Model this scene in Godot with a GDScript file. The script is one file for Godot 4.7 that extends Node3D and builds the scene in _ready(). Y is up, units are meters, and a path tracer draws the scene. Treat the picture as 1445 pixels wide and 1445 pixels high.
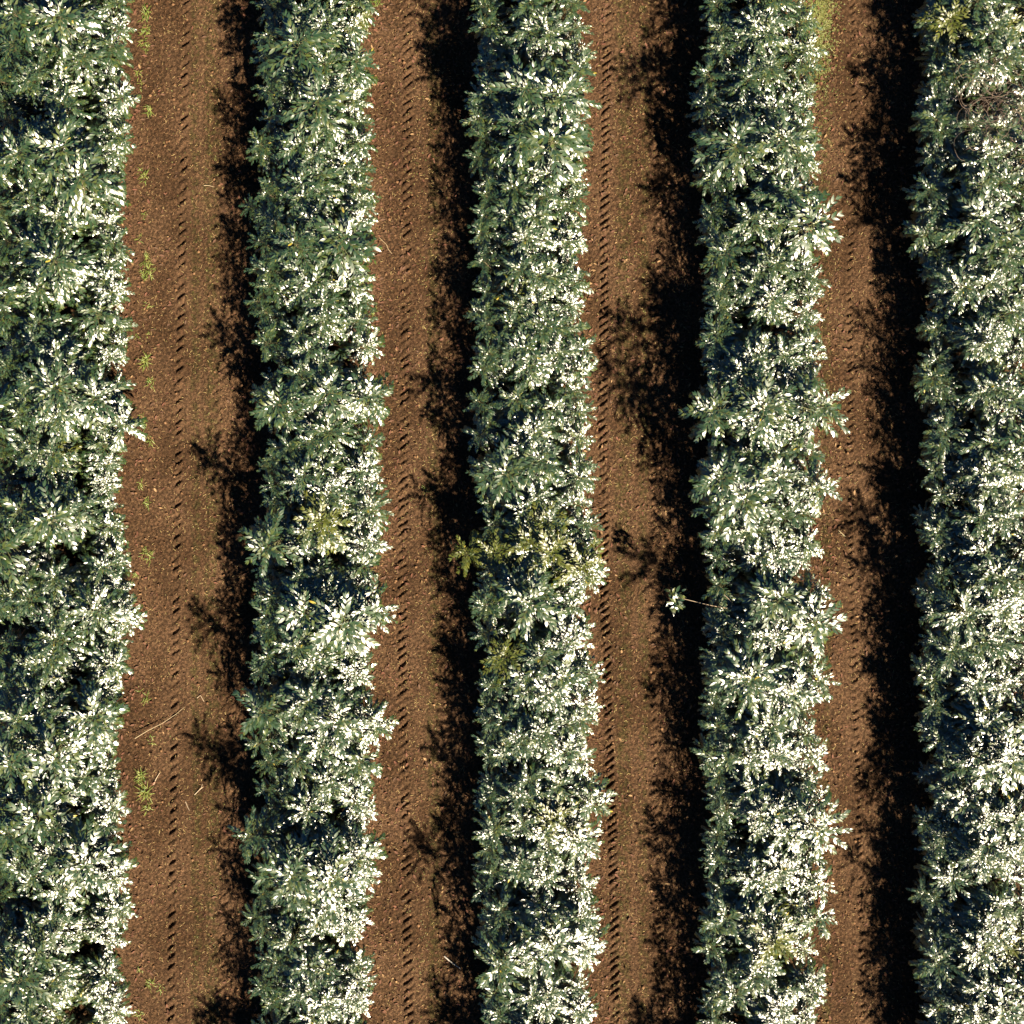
extends Node3D
# A plantation seen straight down: five rows of glossy-leaved shrubs with bare soil lanes between them.
const PPM := 80.0            # photograph pixels per metre on the ground
const CAM_H := 32.0          # height of the camera above the ground
const MID := 722.5
const SUN_TO := Vector3(0.62, 1.0, 0.76)   # direction towards the sun (normalised where used)

var rng := RandomNumberGenerator.new()
var taken := {}
var n_big := FastNoiseLite.new()
var n_mid := FastNoiseLite.new()
var n_fine := FastNoiseLite.new()
var n_cell := FastNoiseLite.new()
var mats := {}
var shoot_kinds := {}

# ---------------------------------------------------------------- layout read from the photograph
# rows: line of the trunks as ground pixels (x at the top, the middle and the bottom of the picture)
var row_line := [[96, 92, 90], [453, 455, 448], [748, 752, 757], [1058, 1062, 1066], [1362, 1364, 1364]]
# shoot tips [x, y, kind]: 3 tall and bright, 2 usual, 1 low, 4 yellow-olive, 5 low yellow-olive
var tips := [
	[[8,17,2],[83,20,3],[158,62,2],[25,95,2],[120,75,2],[172,135,2],[83,208,3],[112,250,3],[25,215,3],[60,290,2],[37,340,2],[75,365,3],[165,350,1],[141,440,2],[150,395,1],[30,440,1],[75,480,1],[75,548,3],[135,560,3],[8,515,2],[25,585,2],
	[80,590,2],[172,600,2],[75,640,5],[71,733,3],[25,720,3],[112,716,2],[150,680,1],[145,800,2],[17,840,2],[70,820,1],[133,865,3],[175,875,2],[75,903,2],[46,952,2],[162,940,2],[58,1011,2],[133,1011,3],[54,1060,2],
	[75,1077,3],[120,1098,2],[12,1082,3],[50,1160,3],[8,1177,3],[140,1140,1],[120,1223,3],[162,1243,2],[83,1260,2],[170,1285,2],[46,1314,2],[110,1320,1],[50,1352,2],[133,1389,5],[40,1402,2],[66,1425,5],[12,1343,2]],
	[[419,58,3],[470,15,1],[507,25,5],[507,83,2],[449,141,3],[390,145,1],[444,195,2],[399,212,2],[449,245,2],[511,200,2],[507,262,2],[350,290,1],[386,250,1],[415,340,3],[490,332,3],[386,316,2],[361,378,2],[424,415,2],[494,395,2],[360,424,2],[461,457,1],[390,470,1],
	[382,502,2],[457,511,2],[390,569,3],[465,552,2],[521,560,2],[465,608,2],[407,629,2],[419,683,2],[478,687,2],[372,658,1],[511,666,2],[453,733,4],[523,716,2],[521,766,2],[374,774,3],[449,807,1],[428,870,3],[486,882,3],[378,886,2],[530,865,2],[380,845,2],[419,915,2],
	[390,936,5],[507,957,2],[365,1007,3],[436,990,2],[478,1019,3],[532,1027,2],[419,1069,2],[511,1073,2],[440,1085,5],[400,1115,1],[502,1136,2],[348,1182,3],[432,1150,5],[411,1240,3],[473,1244,3],[505,1215,2],[380,1310,1],[465,1285,2],[486,1310,1],
	[390,1360,2],[374,1400,2],[440,1397,2],[490,1414,2],[440,1440,2]],
	[[766,33,2],[704,75,1],[741,125,3],[818,95,2],[791,137,3],[690,129,2],[672,166,2],[741,170,3],[782,195,3],[806,166,2],[684,216,1],[778,245,2],[728,266,2],[800,287,2],[716,307,2],[765,340,1],[812,345,1],[682,357,2],[745,365,2],[786,390,2],[732,415,5],[803,428,2],[672,440,2],[720,457,2],[786,461,2],[788,498,2],[741,490,2],[690,527,1],
	[782,577,2],[724,560,1],[690,600,1],[714,665,3],[820,675,2],[764,650,2],[764,735,4],[747,762,4],[695,780,4],[779,780,4],[655,780,4],[824,800,4],[828,815,2],[747,852,3],[682,855,2],[712,925,4],[764,927,2],[803,909,2],[798,957,2],[739,957,2],[688,962,1],
	[782,982,2],[708,1019,2],[753,1040,2],[804,1023,2],[712,1065,2],[802,1062,2],[690,1102,1],[732,1127,2],[788,1110,2],[782,1156,4],[846,1138,2],[795,1170,4],[696,1177,2],[818,1190,2],[766,1225,2],[684,1223,2],[838,1200,1],[757,1275,1],[706,1285,2],[822,1298,2],[782,1343,3],[703,1372,3],[826,1343,2],[766,1422,1],[820,1430,1],[690,1435,1]],
	[[1086,25,2],[1048,54,2],[1086,95,2],[1120,75,2],[1015,70,1],[998,125,1],[1053,145,2],[1120,141,2],[1040,203,3],[1110,195,3],[1136,179,2],[1130,216,2],[1002,249,2],[1112,270,3],[1152,316,3],[1102,316,2],[998,307,1],[1024,353,2],[1090,361,2],[1138,382,2],[1010,394,1],[1090,432,2],[1010,469,2],[1138,440,2],[1078,498,2],[1146,507,2],
	[1048,525,2],[1006,578,3],[1082,575,3],[1166,571,3],[1069,604,2],[1126,620,2],[1069,658,2],[1053,703,3],[1160,690,2],[1102,674,2],[1111,724,2],[1014,749,2],[1069,749,2],[1107,778,2],[1142,766,2],[1102,845,3],[1155,882,3],[1061,886,1],[1004,880,1],[1061,961,3],[1127,978,3],[1158,961,2],[1008,940,1],[1090,1027,2],[1024,1073,2],
	[1130,1119,2],[1065,1115,2],[1160,1173,3],[1111,1177,2],[1010,1127,1],[1094,1231,2],[1160,1252,2],[1024,1298,2],[1082,1293,2],[1158,1298,2],[1094,1335,4],[1036,1406,2],[1150,1397,2],[995,1422,1],[1110,1432,2],[1010,1200,1],[1017,673,6]],
	[[1343,25,4],[1418,37,4],[1356,91,2],[1320,166,2],[1306,145,1],[1364,216,1],[1312,266,2],[1420,160,1],[1389,307,3],[1426,332,3],[1306,328,2],[1360,407,2],[1310,382,1],[1435,382,2],[1385,469,2],[1306,457,1],[1393,523,2],[1316,530,2],[1439,457,2],
	[1335,608,2],[1368,666,2],[1418,683,2],[1401,625,2],[1300,728,1],[1372,766,2],[1320,749,1],[1418,816,3],[1368,870,3],[1422,874,2],[1300,832,1],[1343,919,2],[1372,911,2],[1306,948,1],[1389,961,2],[1327,1027,1],[1397,1023,2],
	[1431,1077,3],[1304,1094,1],[1364,1077,2],[1368,1136,2],[1308,1160,1],[1397,1194,2],[1426,1165,2],[1302,1262,2],[1343,1244,2],[1389,1298,2],[1304,1314,1],[1385,1352,2],[1327,1356,2],[1426,1339,4],[1310,1397,1],[1422,1430,3],[1364,1426,2]]]
# wheel tracks: [[y, x] ...] in ground pixels, depth, half width in metres, slant (0 chevron, 1 diagonal)
var tracks := [
	[[[-60,263],[200,259],[400,255],[600,252],[800,249],[1000,246],[1445,240]], 0.034, 0.062, 1],
	[[[-60,345],[400,335],[560,306],[700,316],[800,322],[1000,326],[1200,318],[1445,312]], 0.018, 0.075, 1],
	[[[-60,576],[300,574],[600,570],[850,567],[1000,568],[1200,573],[1500,577]], 0.030, 0.085, 1],
	[[[-60,640],[700,632],[1500,640]], 0.016, 0.08, 1],
	[[[-60,858],[300,853],[600,850],[850,853],[1000,858],[1100,861],[1250,866],[1500,869]], 0.036, 0.080, 1],
	[[[-60,925],[900,918],[1200,922],[1300,927],[1380,932],[1500,936]], 0.022, 0.095, 0],
	[[[-60,1198],[150,1202],[400,1196],[800,1198],[1100,1208],[1500,1216]], 0.024, 0.09, 0],
	[[[-60,1285],[700,1270],[1500,1290]], 0.02, 0.09, 0]]

# ---------------------------------------------------------------- small helpers
func gp(px: float) -> float: return (px - MID) / PPM
func at(px: float, py: float, h := 0.0) -> Vector3:
	var k := 1.0 - h / CAM_H
	return Vector3(gp(px) * k, h, gp(py) * k)
func along(line: Array, y: float) -> float:
	for i in line.size() - 1:
		if y <= line[i + 1][0]:
			return lerpf(line[i][1], line[i + 1][1], clampf((y - line[i][0]) / (line[i + 1][0] - line[i][0]), 0.0, 1.0))
	return line[-1][1]
func row_x(r: int, y: float) -> float:
	return along([[0, row_line[r][0]], [722, row_line[r][1]], [1445, row_line[r][2]]], y)
func numbered(called: String) -> String:
	taken[called] = taken.get(called, -1) + 1
	return called if taken[called] == 0 else "%s_%03d" % [called, taken[called]]
func tag(o: Node, label: String, category: String, group := "", kind := "") -> void:
	if label: o.set_meta("label", label)
	if category: o.set_meta("category", category)
	if group: o.set_meta("group", group)
	if kind: o.set_meta("kind", kind)
func ru(a: float, b: float) -> float: return rng.randf_range(a, b)

# a growing mesh: positions, normals, colours, indices
class Build:
	var v := PackedVector3Array()
	var n := PackedVector3Array()
	var c := PackedColorArray()
	var i := PackedInt32Array()
	func put(p: Vector3, nn: Vector3, cc: Color) -> int:
		v.append(p); n.append(nn); c.append(cc)
		return v.size() - 1
	func tri(a: int, b: int, d: int) -> void:
		if (v[b] - v[a]).cross(v[d] - v[a]).dot(n[a] + n[b] + n[d]) > 0.0:
			i.append(a); i.append(d); i.append(b)
		else:
			i.append(a); i.append(b); i.append(d)
	func mesh() -> ArrayMesh:
		var a := []
		a.resize(Mesh.ARRAY_MAX)
		a[Mesh.ARRAY_VERTEX] = v; a[Mesh.ARRAY_NORMAL] = n; a[Mesh.ARRAY_COLOR] = c; a[Mesh.ARRAY_INDEX] = i
		var m := ArrayMesh.new()
		m.add_surface_from_arrays(Mesh.PRIMITIVE_TRIANGLES, a)
		return m
	func tube(pts: Array, r0: float, r1: float, sides: int, col: Color) -> void:
		var last := []
		var frame := Vector3(0.31, 0.17, 0.93)
		for k in pts.size():
			var t: Vector3 = (pts[mini(k + 1, pts.size() - 1)] - pts[maxi(k - 1, 0)]).normalized()
			var a := t.cross(frame).normalized()
			var b := t.cross(a)
			var r := lerpf(r0, r1, float(k) / (pts.size() - 1))
			var ring := []
			for s in sides:
				var d := a * cos(TAU * s / sides) + b * sin(TAU * s / sides)
				ring.append(put(pts[k] + d * r, d, col))
			if last:
				for s in sides:
					var s2 := (s + 1) % sides
					tri(last[s], last[s2], ring[s2]); tri(last[s], ring[s2], ring[s])
			last = ring
	# one leaf: folded along its midrib, arched, a little wavy
	func leaf(p: Vector3, dir: Vector3, up: Vector3, length: float, width: float, droop: float, fold: float, wave: float, col: Color) -> void:
		var t := dir
		var side := dir.cross(up).normalized()
		var q := p
		var st := [0.0, 0.28, 0.62, 1.0]
		var wd := [0.0, 0.92, 0.86, 0.0]
		var prev := []
		for k in 4:
			if k > 0:
				q += t * length * (st[k] - st[k - 1])
				t = t.rotated(side, -droop * (st[k] - st[k - 1]) * 1.6).normalized()
			var nn := side.cross(t).normalized()
			if k == 0 or k == 3:
				prev = _join(prev, [put(q, nn, col)])
			else:
				var f := fold + (wave if k == 1 else -wave)
				var w: float = width * 0.5 * wd[k]
				prev = _join(prev, [
					put(q - side * w * cos(f) + nn * w * sin(f), (nn + side * tan(f)).normalized(), col),
					put(q, nn, col),
					put(q + side * w * cos(f) + nn * w * sin(f), (nn - side * tan(f)).normalized(), col)])
	func _join(a: Array, b: Array) -> Array:
		if a.size() == 1 and b.size() == 3:
			tri(a[0], b[0], b[1]); tri(a[0], b[1], b[2])
		elif a.size() == 3 and b.size() == 3:
			tri(a[0], b[0], b[1]); tri(a[0], b[1], a[1]); tri(a[1], b[1], b[2]); tri(a[1], b[2], a[2])
		elif a.size() == 3:
			tri(a[0], b[0], a[1]); tri(a[1], b[0], a[2])
		return b

# ---------------------------------------------------------------- materials
func material(called: String, rough: float, spec := 0.5) -> StandardMaterial3D:
	var m := StandardMaterial3D.new()
	m.resource_name = called
	m.vertex_color_use_as_albedo = true
	m.roughness = rough
	m.metallic_specular = spec
	m.cull_mode = BaseMaterial3D.CULL_DISABLED
	mats[called] = m
	return m
func grain_image(size: int, freq: float, octaves: int, noise_seed: int, lo: float, hi: float) -> Image:
	var f := FastNoiseLite.new()
	f.noise_type = FastNoiseLite.TYPE_SIMPLEX
	f.seed = noise_seed; f.frequency = freq; f.fractal_octaves = octaves; f.fractal_gain = 0.65
	var src := f.get_seamless_image(size, size)
	src.convert(Image.FORMAT_L8)
	var d := src.get_data()
	for k in d.size():
		d[k] = int(lerpf(lo, hi, d[k] / 255.0))
	return Image.create_from_data(size, size, false, Image.FORMAT_L8, d)
func make_materials() -> void:
	var leaf := material("leaf", 0.39, 1.0)
	leaf.clearcoat_enabled = true
	leaf.clearcoat = 1.0
	leaf.clearcoat_roughness = 0.34
	leaf.backlight = Color(0.08, 0.12, 0.02)
	var olive := material("olive_leaf", 0.42, 0.6)
	olive.backlight = Color(0.14, 0.16, 0.03)
	material("bark", 0.85, 0.3)
	material("dry", 0.8, 0.3)
	var g := material("grass", 0.5, 0.4)
	g.backlight = Color(0.2, 0.25, 0.05)
	material("clod", 0.95, 0.2)
	var soil := material("soil", 0.95, 0.2)
	var alb := grain_image(1024, 0.03, 6, 5, 70, 255)
	alb.generate_mipmaps()
	soil.albedo_texture = ImageTexture.create_from_image(alb)
	var bump := grain_image(1024, 0.05, 5, 9, 0, 255)
	bump.bump_map_to_normal_map(6.0)
	soil.normal_enabled = true
	soil.normal_scale = 1.6
	soil.normal_texture = ImageTexture.create_from_image(bump)
	soil.uv1_triplanar = true
	soil.uv1_world_triplanar = true
	soil.uv1_scale = Vector3(0.43, 0.43, 0.43)

# ---------------------------------------------------------------- ground
func tread(x: float, z: float, y_px: float) -> float:
	var out := 0.0
	for t in tracks:
		var dx: float = x - gp(along(t[0], y_px))
		var hw: float = t[2]
		if absf(dx) > hw * 1.5:
			continue
		var u := dx / hw
		var slant := (z + dx * 0.75) if t[3] == 1 else (z + absf(dx) * 0.7)
		var wob := n_mid.get_noise_2d(z * 0.6 + 40.0, t[2] * 100.0)
		var pitch: float = 0.185 if t[0][0][1] < 400 else (0.155 if t[0][0][1] < 800 else 0.14)
		slant += 0.03 * n_big.get_noise_2d(z * 2.0, 77.0)
		var s := fposmod(slant / pitch, 1.0)
		var lug := smoothstep(0.05, 0.16, s) - smoothstep(0.40, 0.52, s)
		var edge := 1.0 - smoothstep(0.75, 1.25, absf(u))
		var keep := clampf(0.95 + wob * 1.1 + n_big.get_noise_2d(x * 2.0, z * 1.3) * 0.5, 0.5, 1.2)
		out += edge * keep * t[1] * (0.4 - 1.5 * lug)
	return out
func ground_height(x: float, z: float) -> float:
	var y_px := z * PPM + MID
	var h := n_big.get_noise_2d(x * 0.35, z * 0.35) * 0.025 + n_mid.get_noise_2d(x, z) * 0.010 + n_fine.get_noise_2d(x, z) * 0.011
	var rows := 0.0
	for r in 5:
		var d := absf(x - gp(row_x(r, y_px)))
		rows = maxf(rows, 1.0 - smoothstep(0.5, 1.15, d))
	h += rows * 0.05
	var cell := n_cell.get_noise_2d(x, z)
	if cell < -0.90:
		h += (cell + 0.90) * 0.40
	if rows < 0.98:
		h += tread(x, z, y_px)
	return h
func ground_color(x: float, z: float) -> Color:
	var y_px := z * PPM + MID
	var a := n_big.get_noise_2d(x * 0.8 + 9.0, z * 0.5) * 0.5 + 0.5
	var b := n_mid.get_noise_2d(x * 1.4 + 30.0, z * 1.4) * 0.5 + 0.5
	var f := n_fine.get_noise_2d(x * 1.3 + 70.0, z * 1.3) * 0.5 + 0.5
	var c := Color(0.090, 0.048, 0.025).lerp(Color(0.148, 0.084, 0.047), smoothstep(0.2, 0.8, a)).lerp(Color(0.072, 0.050, 0.027), b * 0.45)
	c = c * (0.72 + 0.56 * f)
	for strip in [[299.0, 0.16], [276.0, 0.1], [880.0, 0.16], [908.0, 0.1], [612.0, 0.14], [1165.0, 0.12]]:   # thin films of seedlings
		var near: float = 1.0 - smoothstep(0.4, 1.0, absf(x - gp(strip[0]) + 0.12 * (a - 0.5)) / strip[1])
		c = c.lerp(Color(0.062, 0.056, 0.019) * (0.7 + 0.6 * f), near * smoothstep(0.42, 0.62, b * 0.6 + f * 0.4) * 0.65)
	var moss := (1.0 - smoothstep(0.15, 0.38, absf(x - gp(1150) + 0.1 * b))) * (1.0 - smoothstep(90.0, 180.0, y_px)) * smoothstep(0.35, 0.6, b * 0.5 + f * 0.5)
	c = c.lerp(Color(0.042, 0.040, 0.015), moss * 0.7)
	c.a = 1.0
	return c
func make_ground() -> void:
	for k in [[n_big, 0.9, 3, 11], [n_mid, 4.5, 3, 12], [n_fine, 13.0, 3, 13]]:
		k[0].noise_type = FastNoiseLite.TYPE_SIMPLEX
		k[0].frequency = k[1]; k[0].fractal_octaves = k[2]; k[0].seed = k[3]
	n_cell.noise_type = FastNoiseLite.TYPE_CELLULAR
	n_cell.frequency = 4.5; n_cell.seed = 21; n_cell.fractal_type = FastNoiseLite.FRACTAL_NONE
	n_cell.cellular_return_type = FastNoiseLite.RETURN_DISTANCE
	var xs := PackedFloat32Array()
	var zs := PackedFloat32Array()
	for w in [-400.0, -120.0, -40.0, -18.0, -12.0]: xs.append(w)
	var lanes := [[185, 352], [505, 668], [800, 990], [1125, 1300]]
	var x := -10.0
	while x < 10.0:
		xs.append(x)
		var px := x * PPM + MID
		var fine := false
		for l in lanes:
			if px > l[0] - 4 and px < l[1]: fine = true
		x += 0.02 if fine else 0.08
	for w in [10.0, 12.0, 18.0, 40.0, 120.0, 400.0]: xs.append(w)
	for w in [-400.0, -120.0, -40.0, -18.0, -12.0, -10.5, -9.8]: zs.append(w)
	x = -9.4
	while x < 9.4:
		zs.append(x); x += 0.0225
	for w in [9.5, 10.5, 12.0, 14.0, 18.0, 40.0, 120.0, 400.0]: zs.append(w)
	var nx := xs.size()
	var nz := zs.size()
	var hs := PackedFloat32Array(); hs.resize(nx * nz)
	var v := PackedVector3Array(); v.resize(nx * nz)
	var nn := PackedVector3Array(); nn.resize(nx * nz)
	var cc := PackedColorArray(); cc.resize(nx * nz)
	for j in nz:
		for i in nx:
			var h := ground_height(xs[i], zs[j])
			hs[j * nx + i] = h
			v[j * nx + i] = Vector3(xs[i], h, zs[j])
			cc[j * nx + i] = ground_color(xs[i], zs[j])
	for j in nz:
		var j0 := maxi(j - 1, 0)
		var j1 := mini(j + 1, nz - 1)
		for i in nx:
			var i0 := maxi(i - 1, 0)
			var i1 := mini(i + 1, nx - 1)
			var sx := (hs[j * nx + i1] - hs[j * nx + i0]) / (xs[i1] - xs[i0])
			var sz := (hs[j1 * nx + i] - hs[j0 * nx + i]) / (zs[j1] - zs[j0])
			nn[j * nx + i] = Vector3(-sx, 1.0, -sz).normalized()
	var idx := PackedInt32Array(); idx.resize((nx - 1) * (nz - 1) * 6)
	var k := 0
	for j in nz - 1:
		for i in nx - 1:
			var a := j * nx + i
			idx[k] = a; idx[k + 1] = a + 1; idx[k + 2] = a + nx + 1
			idx[k + 3] = a; idx[k + 4] = a + nx + 1; idx[k + 5] = a + nx
			k += 6
	var arr := []
	arr.resize(Mesh.ARRAY_MAX)
	arr[Mesh.ARRAY_VERTEX] = v; arr[Mesh.ARRAY_NORMAL] = nn; arr[Mesh.ARRAY_COLOR] = cc; arr[Mesh.ARRAY_INDEX] = idx
	var m := ArrayMesh.new()
	m.add_surface_from_arrays(Mesh.PRIMITIVE_TRIANGLES, arr)
	m.surface_set_material(0, mats.soil)
	var g := MeshInstance3D.new()
	g.name = "ground"
	g.mesh = m
	tag(g, "brown bare soil with wheel tracks between the planted rows", "soil", "", "structure")
	add_child(g)

# ---------------------------------------------------------------- shrubs
func make_shoot(kind: String, dense: float, fine: float) -> Dictionary:
	# an upright leader 2 m long, its tip at the origin, with opposite side branches that carry leaf pairs
	var wood := Build.new()
	var fol := Build.new()
	var olive := kind == "olive"
	var total := 2.0
	var bend := Vector3(ru(-0.05, 0.05), 0, ru(-0.05, 0.05))
	var axis := []
	for k in 9:
		var d := total * (1.0 - k / 8.0)
		axis.append(Vector3(0, -d, 0) + bend * sin(d * 2.2))
	var bark := Color(0.085, 0.065, 0.04)
	wood.tube(axis, 0.020, 0.005, 6, bark)
	var d := 0.03
	var turn := ru(0, TAU)
	while d < total * 0.78:
		var o := Vector3(0, -d, 0) + bend * sin(d * 2.2)
		turn += PI / 2 + ru(-0.45, 0.45)
		for s in 2:
			if rng.randf() > dense: continue
			var az := turn + PI * s + ru(-0.2, 0.2)
			var out := Vector3(cos(az), 0, sin(az))
			var reach := (0.09 + 0.59 * (1.0 - exp(-d / 0.27))) * ru(0.8, 1.15)
			if d > 1.1: reach *= 0.85
			var rise := lerpf(0.75, -0.1, smoothstep(0.0, 0.6, d)) + ru(-0.14, 0.14)
			var sag := lerpf(0.40, 1.05, smoothstep(0.1, 0.9, d)) * ru(0.7, 1.3)
			var nseg := maxi(2, int(reach / ((0.082 if d < 0.5 else 0.066) * fine)))
			var step := reach / nseg
			var p := o
			var pts := [p]
			var dirs := []
			for q in nseg:
				var el := rise - sag * float(q) / nseg
				var t := (out * cos(el) + Vector3.UP * sin(el)).normalized()
				p += t * step
				pts.append(p); dirs.append(t)
				out = out.rotated(Vector3.UP, ru(-0.07, 0.07))
			wood.tube(pts, 0.0045, 0.0018, 3, bark.lerp(Color(0.10, 0.13, 0.05), 0.5))
			var from := 0 if d < 0.35 else int(nseg * 0.2)
			for q in range(from, nseg):
				var t: Vector3 = dirs[q]
				var side := t.cross(Vector3.UP).normalized()
				var tipness := float(q + 1) / nseg
				for w: float in [-1.0, 1.0]:
					if rng.randf() > 0.93: continue
					var ang := lerpf(0.75, 0.45, tipness) * ru(0.75, 1.25)
					var dir := (t * cos(ang) + side * w * sin(ang) + Vector3.UP * ru(-0.12, 0.3)).normalized()
					var up := (Vector3.UP + Vector3(ru(-0.22, 0.22), 0, ru(-0.22, 0.22)) + side * w * ru(-0.05, 0.15)).normalized()
					var len := fine * ru(0.115, 0.17) * (0.8 if tipness > 0.95 else 1.0) * (0.7 if d < 0.08 else 1.0)
					fol.leaf(pts[q + 1], dir, up, len, len * ru(0.29, 0.36), ru(0.1, 0.5), ru(0.0, 0.14), ru(-0.05, 0.05), leaf_color(d, tipness, olive))
			var t2: Vector3 = dirs[-1]
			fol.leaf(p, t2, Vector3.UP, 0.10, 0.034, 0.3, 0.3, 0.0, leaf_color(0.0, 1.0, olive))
		d += (lerpf(0.034, 0.05, smoothstep(0.0, 0.4, d)) + (0.02 if d > 1.0 else 0.0)) * ru(0.85, 1.15)
	# young upright leaves round the tip
	for k in 6:
		var az := TAU * k / 6.0 + ru(-0.3, 0.3)
		var el := ru(0.5, 1.1)
		fol.leaf(Vector3(0, -0.02, 0), Vector3(cos(az) * cos(el), sin(el), sin(az) * cos(el)), Vector3.UP, ru(0.06, 0.10), 0.03, 0.4, 0.3, 0.0, leaf_color(0.0, 1.0, olive))
	var wm := wood.mesh()
	wm.surface_set_material(0, mats.bark)
	var fm := fol.mesh()
	fm.surface_set_material(0, mats.olive_leaf if olive else mats.leaf)
	return {"stem": wm, "foliage": fm}
func leaf_color(d: float, tipness: float, olive: bool) -> Color:
	var c := Color(0.011, 0.030, 0.010).lerp(Color(0.020, 0.042, 0.010), rng.randf())
	if olive:
		c = Color(0.022, 0.036, 0.006).lerp(Color(0.065, 0.070, 0.008), rng.randf())
	if rng.randf() < 0.22:
		c = c.lerp(Color(0.060, 0.075, 0.009), ru(0.2, 0.9))
	elif rng.randf() < 0.002:
		c = Color(0.26, 0.21, 0.03)
	return c
func add_shoot(shrub: Node3D, variant: Dictionary, tip: Vector3, base: Vector3, size: float) -> Vector3:
	var up := ((tip - base).normalized() + Vector3.UP * 0.8).normalized()
	var s := MeshInstance3D.new()
	s.name = "shoot"
	s.mesh = variant.stem
	var b := Basis(Quaternion(Vector3.UP, up)) * Basis(Vector3.UP, ru(0, TAU))
	s.transform = Transform3D(b.scaled(Vector3.ONE * size), tip - shrub.position)
	shrub.add_child(s, true)
	var f := MeshInstance3D.new()
	f.name = "foliage"
	f.mesh = variant.foliage
	s.add_child(f, true)
	return tip - up * 2.0 * size
const COUNTS := ["", "next", "second", "third", "fourth", "fifth", "sixth", "seventh", "eighth", "ninth", "tenth", "eleventh", "twelfth", "thirteenth", "fourteenth", "fifteenth", "sixteenth", "seventeenth", "eighteenth", "nineteenth", "twentieth"]
var mark_y := [1012.0, 1005.0, 768.0, 850.0, 130.0]
var mark_label := [
	"glossy green shrub at the foot of which the long bare stick lies",
	"white-glinting shrub facing the long bare stick across the soil lane",
	"broad yellow-olive shrub, the least shiny bush among the dark glossy rows",
	"glossy shrub with one lone leafy sprig reaching out over the shaded soil",
	"dark shrub overgrown by a pale tangle of dry leafless vines"]
var mark_short := ["the shrub at the long bare stick", "the shrub facing the long bare stick", "the yellow-olive shrub", "the shrub with the lone sprig", "the vine-tangled shrub"]
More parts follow.
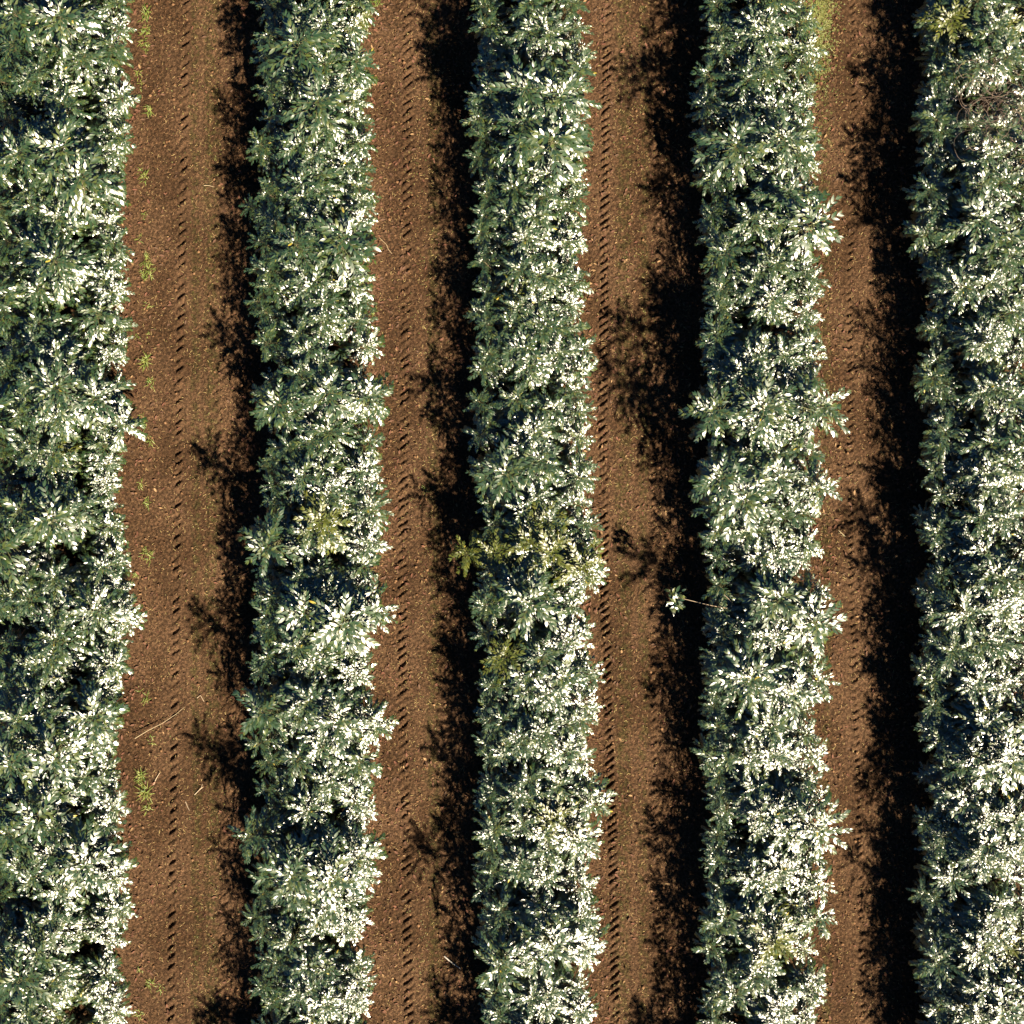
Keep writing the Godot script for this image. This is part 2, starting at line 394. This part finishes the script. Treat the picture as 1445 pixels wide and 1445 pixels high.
func make_rows() -> void:
	shoot_kinds = {"green": [], "olive": []}
	for k in 9: shoot_kinds.green.append(make_shoot("green", [1.0, 0.95, 0.88][k % 3], [0.68, 0.80, 0.92][k % 3]))
	for k in 4: shoot_kinds.olive.append(make_shoot("olive", 0.95, 0.85))
	for r in 5:
		# trunks about 1.1 m apart, one of them at the row's landmark
		var ys := []
		var y: float = mark_y[r]
		while y > -170: y -= 88.0
		while y < 1445 + 420:
			ys.append(y); y += 88.0
		var shoots := []
		for t in ys: shoots.append([])
		if r == 0 or r == 4:
			for k in 30: tips[r].append([(ru(-45, 25) if r == 0 else ru(1450, 1495)), k * 50 + ru(-20, 20), 2 + int(k % 4 == 0)])
		for t in tips[r]:
			var h: float = {1: 1.4, 2: 1.95, 3: 2.42, 4: 1.95, 5: 1.45, 6: 2.8}[t[2]] + ru(-0.18, 0.18)
			# crowns are domes: lower between the tall leaders and towards the sides of the row
			if t[2] == 2:
				var near := 9.0
				for u in tips[r]:
					if u[2] == 3 or u[2] == 4: near = minf(near, absf(u[1] - t[1]) / PPM)
				h -= 0.30 * smoothstep(0.3, 0.8, near)
			var off: float = (t[0] - row_x(r, t[1])) / PPM
			h -= (0.40 if off < 0.0 and r > 0 else 0.22) * smoothstep(0.25, 0.95, absf(off)) * (0.0 if t[2] == 6 else 1.0)
			var p := at(t[0], t[1], h)
			var best := 0
			for k in ys.size():
				if absf(gp(ys[k]) - p.z) < absf(gp(ys[best]) - p.z): best = k
			shoots[best].append([p, t[2]])
		for k in ys.size():
			var root := Vector3(gp(row_x(r, ys[k])) + ru(-0.08, 0.08), 0, gp(ys[k]) + ru(-0.1, 0.1))
			root.y = ground_height(root.x, root.z) - 0.02
			var mine: Array = shoots[k]
			var outside: bool = ys[k] < -40 or ys[k] > 1490
			if outside:
				for q in 4: mine.append([root + Vector3(ru(-0.75, 0.75), ru(1.6, 2.2), ru(-0.45, 0.45)), 2])
			for q in 10:   # shoulders and lower growth that close the row
				var side := (q % 2) * 2 - 1
				var spot := Vector3((0.30 if r == 0 and side > 0 else 0.0) + side * (ru(0.66, 0.9) if side > 0 else ru(0.68, 0.92)), ru(1.2, 1.45), (q / 2 - 1) * 0.36 + ru(-0.12, 0.12))
				if q >= 6: spot = Vector3(side * ru(0.05, 0.3), ru(1.65, 1.85) + (0.25 if r == 4 else 0.0), ru(-0.5, 0.5))
				mine.append([root + spot, 1])
			var shrub := Node3D.new()
			shrub.name = numbered("plantation_shrub")
			shrub.position = root
			add_child(shrub)
			var n_olive := 0
			var n_bright := 0
			var trunk := Build.new()
			var bases := []
			for s in mine:
				var olive: bool = s[1] == 4 or s[1] == 5
				n_olive += int(olive)
				n_bright += int(s[1] == 3)
				var set: Array = shoot_kinds.olive if olive else shoot_kinds.green
				var size: float = {1: 0.74, 2: 0.96, 3: 1.28, 4: 0.92, 5: 0.75, 6: 0.95}[s[1]] * ru(0.92, 1.08)
				size = minf(size, (s[0].y - root.y - 0.15) / 1.9)
				var low := add_shoot(shrub, set[rng.randi() % set.size()], s[0], root, size)
				bases.append(low - root)
			for b in bases:
				var mid: Vector3 = Vector3(b.x * 0.35, maxf(0.08, b.y * 0.5), b.z * 0.35)
				trunk.tube([Vector3(0, -0.05, 0), mid, b, b + Vector3(0, 0.04, 0)], 0.035, 0.018, 6, Color(0.10, 0.075, 0.05))
			trunk.tube([Vector3(0, -0.06, 0), Vector3(0.005, 0.1, 0), Vector3(0.0, 0.22, 0.01)], 0.06, 0.04, 8, Color(0.10, 0.075, 0.05))
			var tm := MeshInstance3D.new()
			tm.name = "trunk"
			tm.mesh = trunk.mesh()
			tm.mesh.surface_set_material(0, mats.bark)
			shrub.add_child(tm)
			var steps := int(round((ys[k] - mark_y[r]) / 88.0))
			if steps == 0:
				tag(shrub, mark_label[r], "shrub", "shrubs planted in rows")
				if r == 3: lone_sprig(shrub)
			else:
				var look := "glossy green shrub"
				if n_olive >= 2: look = "partly yellow-green shrub"
				elif n_bright >= 2: look = "white-glinting shrub"
				elif n_bright == 0: look = "dark green shrub"
				tag(shrub, "%s, %s %s of %s, same row" % [look, COUNTS[absi(steps)], "sunward" if steps > 0 else "shadeward", mark_short[r]], "shrub", "shrubs planted in rows")
func lone_sprig(shrub: Node3D) -> void:
	# a long bare branch that ends in one cluster of leaves
	var end := at(955, 846, 1.35) - shrub.position
	var start := Vector3(0.0, 0.75, 0.0)
	var pts := []
	for k in 9:
		var u := k / 8.0
		pts.append(start.lerp(end, u) + Vector3(0, 0.16 * sin(u * PI), 0.05 * sin(u * 4.0)))
	var w := Build.new()
	w.tube(pts, 0.012, 0.005, 5, Color(0.20, 0.16, 0.11))
	var other := [Vector3(-0.1, 0.7, 0.1), Vector3(-0.45, 1.0, 0.0), Vector3(-0.62, 1.15, -0.18), Vector3(-0.75, 1.2, -0.3)]
	w.tube(other, 0.008, 0.004, 4, Color(0.22, 0.18, 0.13))
	var s := MeshInstance3D.new()
	s.name = "sprig"
	s.mesh = w.mesh()
	s.mesh.surface_set_material(0, mats.bark)
	s.set_meta("label", "long bare branch ending in one sunlit leaf cluster")
	shrub.add_child(s)
	var f := Build.new()
	for k in 46:
		var az := ru(0, TAU)
		var el := ru(-0.5, 0.9)
		var dir := Vector3(cos(az) * cos(el), sin(el), sin(az) * cos(el))
		var o := end + Vector3(ru(-0.11, 0.09), ru(-0.08, 0.08), ru(-0.16, 0.16))
		var len := ru(0.10, 0.15)
		f.leaf(o, dir, (Vector3.UP + Vector3(ru(-0.3, 0.3), 0, ru(-0.3, 0.3))).normalized(), len, len * 0.38, ru(0.2, 0.7), ru(0.1, 0.3), ru(-0.1, 0.1), leaf_color(0.0, 0.9, rng.randf() < 0.4))
	var fm := MeshInstance3D.new()
	fm.name = "foliage"
	fm.mesh = f.mesh()
	fm.mesh.surface_set_material(0, mats.leaf)
	s.add_child(fm)

# ---------------------------------------------------------------- small things on the ground
func single(called: String, b: Build, m: Material, where: Vector3, label: String, category: String, group := "") -> MeshInstance3D:
	var o := MeshInstance3D.new()
	o.name = numbered(called)
	o.mesh = b.mesh()
	o.mesh.surface_set_material(0, m)
	o.position = where
	add_child(o)
	tag(o, label, category, group)
	return o
func scatter(called: String, b: Build, m: Material, places: Array, label: String, category: String) -> void:
	var mm := MultiMesh.new()
	mm.transform_format = MultiMesh.TRANSFORM_3D
	mm.use_colors = true
	mm.mesh = b.mesh()
	mm.mesh.surface_set_material(0, m)
	mm.instance_count = places.size()
	for k in places.size():
		mm.set_instance_transform(k, places[k][0])
		mm.set_instance_color(k, places[k][1])
	var o := MultiMeshInstance3D.new()
	o.name = called
	o.multimesh = mm
	tag(o, label, category, "", "stuff")
	add_child(o)
func lying(px: float, py: float, lift: float, size: Vector3, tilt := 0.25) -> Transform3D:
	var x := gp(px)
	var z := gp(py)
	var b := Basis(Vector3.UP, ru(0, TAU)) * Basis(Vector3.RIGHT, ru(-tilt, tilt)) * Basis(Vector3.FORWARD, ru(-tilt, tilt))
	return Transform3D(b * Basis.from_scale(size), Vector3(x, ground_height(x, z) + lift, z))
func lane_spot() -> Vector2:
	var l = [[195, 345], [520, 662], [815, 975], [1140, 1290]][rng.randi() % 4]
	return Vector2(ru(l[0], l[1]), ru(-30, 1475))
func make_litter() -> void:
	# straw
	var st := Build.new()
	st.tube([Vector3(-0.5, 0, 0), Vector3(0, 0.03, 0.02), Vector3(0.5, 0, 0)], 0.05, 0.04, 4, Color.WHITE)
	var places := []
	for k in 12000:
		var p := lane_spot()
		if n_mid.get_noise_2d(p.x * 0.01, p.y * 0.006) < -0.15 and rng.randf() < 0.7: continue
		var l := ru(0.012, 0.06)
		var c := Color(0.19, 0.115, 0.06).lerp(Color(0.30, 0.24, 0.10), rng.randf())
		places.append([lying(p.x, p.y, 0.004, Vector3(l, 0.05, 0.07)), c])
	scatter("straw_litter", st, mats.dry, places, "short bits of pale dry straw strewn over the soil lanes", "straw")
	# fallen leaves gathered along the feet of the rows
	var lf := Build.new()
	lf.leaf(Vector3(-0.5, 0, 0), Vector3.RIGHT, Vector3.UP, 1.0, 0.42, -0.5, 0.35, 0.2, Color.WHITE)
	places = []
	for k in 14000:
		var r := rng.randi() % 5
		var y := ru(-40, 1485)
		var off := rng.randfn(0.0, 48.0)
		off = signf(off) * (66.0 + absf(off) * 0.8) if rng.randf() < 0.8 else ru(-60, 60)
		var x := row_x(r, y) + off
		var c := Color(0.085, 0.036, 0.022).lerp(Color(0.05, 0.03, 0.018), rng.randf())
		if rng.randf() < 0.06: c = Color(0.16, 0.10, 0.05)
		var l := ru(0.05, 0.11)
		places.append([lying(x, y, 0.008, Vector3(l, l, l), 0.6), c])
	scatter("leaf_litter", lf, mats.dry, places, "fallen brown leaves along the feet of the planted rows", "fallen leaves")
	# clods
	var cb := Build.new()
	var ico := []
	for la in [-0.6, 0.55]:
		for k in 5:
			var a := TAU * k / 5.0 + (0.3 if la > 0 else 0.9)
			ico.append(Vector3(cos(a) * cos(la), sin(la), sin(a) * cos(la)) * [1.0, 0.8, 1.12, 0.9, 1.05][k])
	ico.append(Vector3(0.1, 0.85, 0)); ico.append(Vector3(0, -0.8, 0))
	for p in ico: cb.put(p, p.normalized(), Color.WHITE)
	for k in 5:
		var q := (k + 1) % 5
		cb.tri(k, q, 5 + k); cb.tri(q, 5 + q, 5 + k); cb.tri(5 + k, 5 + q, 10); cb.tri(k, q, 11)
	places = []
	for k in 9000:
		var p := lane_spot()
		if rng.randf() < 0.45:
			var r := rng.randi() % 5
			p.x = row_x(r, p.y) + (ru(70, 118) * (1 if rng.randf() < 0.5 else -1))
		var s := ru(0.006, 0.014) if rng.randf() < 0.85 else ru(0.014, 0.032)
		var c := Color(0.085, 0.045, 0.022).lerp(Color(0.13, 0.075, 0.04), rng.randf())
		places.append([lying(p.x, p.y, s * 0.35, Vector3(s, s * 0.75, s * ru(0.8, 1.3))), c])
	scatter("soil_clods", cb, mats.clod, places, "loose crumbs and clods of brown soil in the lanes", "soil")
	# seedlings
	var sd := Build.new()
	for k in 4:
		var a := TAU * k / 4.0 + 0.3 * k
		sd.leaf(Vector3.ZERO, Vector3(cos(a), 0.55, sin(a)).normalized(), Vector3.UP, [1.0, 0.7, 0.9, 0.6][k], 0.3, 0.7, 0.2, 0.0, Color.WHITE)
	places = []
	for k in 6500:
		var line = [[300, 11, 1445], [278, 22, 1445], [880, 14, 1445], [905, 12, 700], [615, 20, 1445], [1150, 26, 230], [1160, 18, 800], [595, 10, 1445]][rng.randi() % 8]
		var y := ru(-30, line[2] + 30)
		var x: float = rng.randfn(line[0], line[1])
		if n_mid.get_noise_2d(x * 0.012, y * 0.012 + 50.0) < 0.0: continue
		var s := ru(0.008, 0.024)
		places.append([lying(x, y, 0.0, Vector3(s, s, s)), Color(0.06, 0.075, 0.014).lerp(Color(0.14, 0.13, 0.035), rng.randf())])
	for k in 1500:
		var x := rng.randfn(1152, 13)
		var y := absf(rng.randfn(20, 55))
		var s := ru(0.02, 0.045)
		places.append([lying(x, y, 0.0, Vector3(s, s, s)), Color(0.05, 0.07, 0.012).lerp(Color(0.11, 0.11, 0.03), rng.randf())])
	scatter("weed_seedlings", sd, mats.grass, places, "tiny green weeds sprouting in strips along the soil lanes", "weeds")
func make_tufts() -> void:
	var spots := [[207,18,1.1],[203,45,0.8],[212,155,0.9],[204,250,0.8],[206,368,1.0],[212,385,1.0],[207,510,1.3],[213,540,0.8],[211,620,0.8],[207,710,0.8],[212,785,0.9],[206,985,0.8],[200,1095,1.1],[206,1118,1.4],[210,1140,0.9],[212,1388,0.9],[225,1395,0.7],[196,1430,0.8],[532,5,0.8],[528,440,0.6],[1140,25,1.0],[1150,10,0.9],[600,690,0.6]]
	for k in 24: spots.append([rng.randfn(202, 6), ru(0, 1440), ru(0.4, 0.75)])
	for t in spots:
		var b := Build.new()
		for k in int(26 * t[2]):
			var az := ru(0, TAU)
			var el := ru(0.35, 1.3)
			var len: float = ru(0.09, 0.2) * t[2]
			var g := Color(0.05, 0.09, 0.014).lerp(Color(0.14, 0.15, 0.035), rng.randf())
			b.leaf(Vector3(ru(-0.04, 0.04), -0.01, ru(-0.06, 0.06)), Vector3(cos(az) * cos(el), sin(el), sin(az) * cos(el)), Vector3.UP, len, 0.010, ru(0.5, 1.6), 0.2, 0.0, g)
		var p := at(t[0], t[1])
		p.y = ground_height(p.x, p.z)
		var foot := "green grass tuft at the edge of the lane with the long bare stick"
		var grp := "grass tufts along the stick lane"
		if t[0] > 1000:
			foot = "green grass tuft on the mossy strip of soil"
			grp = "grass tufts on the mossy strip"
		elif t[0] > 400:
			foot = "small grass tuft alone at the edge of a soil lane"
			grp = "lone grass tufts"
		single("grass_tuft", b, mats.grass, p, foot, "grass tuft", grp)
func stick(called: String, pts_px: Array, r0: float, r1: float, col: Color, label: String, twig := false) -> void:
	var b := Build.new()
	var first := at(pts_px[0][0], pts_px[0][1])
	first.y = ground_height(first.x, first.z)
	var pts := []
	for q in pts_px:
		var p := at(q[0], q[1])
		p.y = ground_height(p.x, p.z) + q[2] + r0
		pts.append(p - first)
	b.tube(pts, r0, r1, 6, col)
	if twig:
		var m: Vector3 = pts[pts.size() / 2]
		b.tube([m, m + Vector3(0.05, 0.02, -0.05), m + Vector3(0.07, 0.03, -0.12)], r1, r1 * 0.5, 4, col)
	single(called, b, mats.dry, first, label, "stick")
func make_sticks() -> void:
	stick("bare_stick", [[192,1041,0.10],[210,1030,0.09],[230,1020,0.07],[248,1008,0.03],[260,998,0.0]], 0.009, 0.004, Color(0.205, 0.161, 0.105), "long thin bare stick lying slantwise at the edge of the soil lane")
	stick("bare_stick", [[217,1107,0.0],[221,1098,0.01],[226,1090,0.02]], 0.009, 0.006, Color(0.260, 0.211, 0.149), "short pale stick beside the bushiest grass tuft")
	stick("bare_stick", [[275,1121,0.0],[281,1115,0.01],[287,1110,0.025]], 0.008, 0.005, Color(0.279, 0.229, 0.161), "short pale forked stick on open soil in the stick lane", true)
	stick("bare_stick", [[262,1131,0.0],[265,1138,0.01],[268,1143,0.02]], 0.010, 0.007, Color(0.223, 0.174, 0.124), "stubby brown stick next to the pale forked stick")
	stick("bare_stick", [[278,985,0.0],[283,981,0.02],[288,990,0.01]], 0.008, 0.005, Color(0.279, 0.223, 0.155), "short bent pale stick near the tip of the long stick")
	stick("bare_stick", [[627,1349,0.0],[634,1355,0.02],[642,1361,0.01],[650,1367,0.0]], 0.014, 0.009, Color(0.310, 0.291, 0.260), "whitish stick lying in the shade beside a shrub")
	stick("bare_stick", [[288,262,0.0],[295,262,0.01],[302,264,0.01]], 0.007, 0.004, Color(0.260, 0.211, 0.136), "thin pale stick at the shadow edge, parallel to no track")
	stick("bare_stick", [[1183,748,0.0],[1188,753,0.01],[1193,757,0.0]], 0.006, 0.004, Color(0.279, 0.236, 0.155), "thin straw-pale stick on the narrowest sunlit soil strip")
	stick("bare_stick", [[535,335,0.0],[545,345,0.03],[548,352,0.02],[553,358,0.0]], 0.006, 0.004, Color(0.260, 0.198, 0.124), "thin crooked stick beside deep wheel ruts")
func make_vines() -> void:
	# leafless vines over the shrub: thin pale stems in loops
	var b := Build.new()
	var c0 := at(1402, 135, 2.1)
	for k in 120:
		var c := c0 + Vector3(rng.randfn(0, 0.26), ru(-0.25, 0.12), rng.randfn(0, 0.30))
		if k > 60: c += Vector3(ru(0, 0.4), -0.1, ru(0.1, 0.9))
		var r := ru(0.10, 0.36)
		var a0 := ru(0, TAU)
		var span := ru(1.2, 4.2)
		var tilt := Basis(Vector3(ru(-1, 1), 0, ru(-1, 1)).normalized(), ru(0, 0.8))
		var pts := []
		for q in 10:
			var a := a0 + span * q / 9.0
			pts.append(c + tilt * Vector3(cos(a) * r, 0.03 * sin(a * 3.0), sin(a) * r * 0.8) - c0)
		b.tube(pts, ru(0.0025, 0.0045), 0.0015, 3, Color(0.17, 0.13, 0.10).lerp(Color(0.08, 0.06, 0.05), rng.randf()))
	for k in 6:
		var s := Vector3(ru(-0.3, 0.3), -0.1, ru(-0.3, 0.3))
		b.tube([s, s * 1.2 + Vector3(0, -0.9, 0), s * 1.1 + Vector3(0, -1.95, 0)], 0.004, 0.005, 4, Color(0.24, 0.18, 0.14))
	single("dry_vine", b, mats.dry, c0, "pale tangle of dry leafless vine stems climbing over a dark shrub", "vine")

func _ready() -> void:
	rng.seed = 20240
	# camera
	var cam := Camera3D.new()
	cam.name = "camera"
	cam.fov = rad_to_deg(2.0 * atan(MID / PPM / CAM_H))
	cam.near = 0.1
	cam.far = 2000.0
	cam.position = Vector3(0, CAM_H, 0)
	cam.rotation_degrees = Vector3(-90, 0, 0)
	add_child(cam)
	cam.current = true
	# sky
	var sky_mat := ProceduralSkyMaterial.new()
	sky_mat.sky_top_color = Color(0.22, 0.48, 0.80)
	sky_mat.sky_horizon_color = Color(0.52, 0.70, 0.88)
	sky_mat.sky_curve = 0.12
	sky_mat.ground_bottom_color = Color(0.20, 0.14, 0.10)
	sky_mat.ground_horizon_color = Color(0.40, 0.36, 0.32)
	sky_mat.sky_energy_multiplier = 0.33
	sky_mat.sun_angle_max = 0.0
	var env := Environment.new()
	env.background_mode = Environment.BG_SKY
	env.sky = Sky.new()
	env.sky.sky_material = sky_mat
	env.tonemap_mode = Environment.TONE_MAPPER_LINEAR
	env.tonemap_exposure = 4.7
	env.sdfgi_enabled = true
	env.ssao_enabled = true
	env.ssil_enabled = true
	var we := WorldEnvironment.new()
	we.name = "world_environment"
	we.environment = env
	add_child(we)
	# sun
	var sun := DirectionalLight3D.new()
	sun.name = "sun"
	sun.light_energy = 1.6
	sun.light_color = Color(1.0, 0.93, 0.82)
	sun.light_angular_distance = 1.0
	sun.shadow_enabled = true
	add_child(sun)
	sun.look_at_from_position(SUN_TO * 30.0, Vector3.ZERO, Vector3.UP)
	make_materials()
	make_ground()
	make_rows()
	make_litter()
	make_tufts()
	make_sticks()
	make_vines()
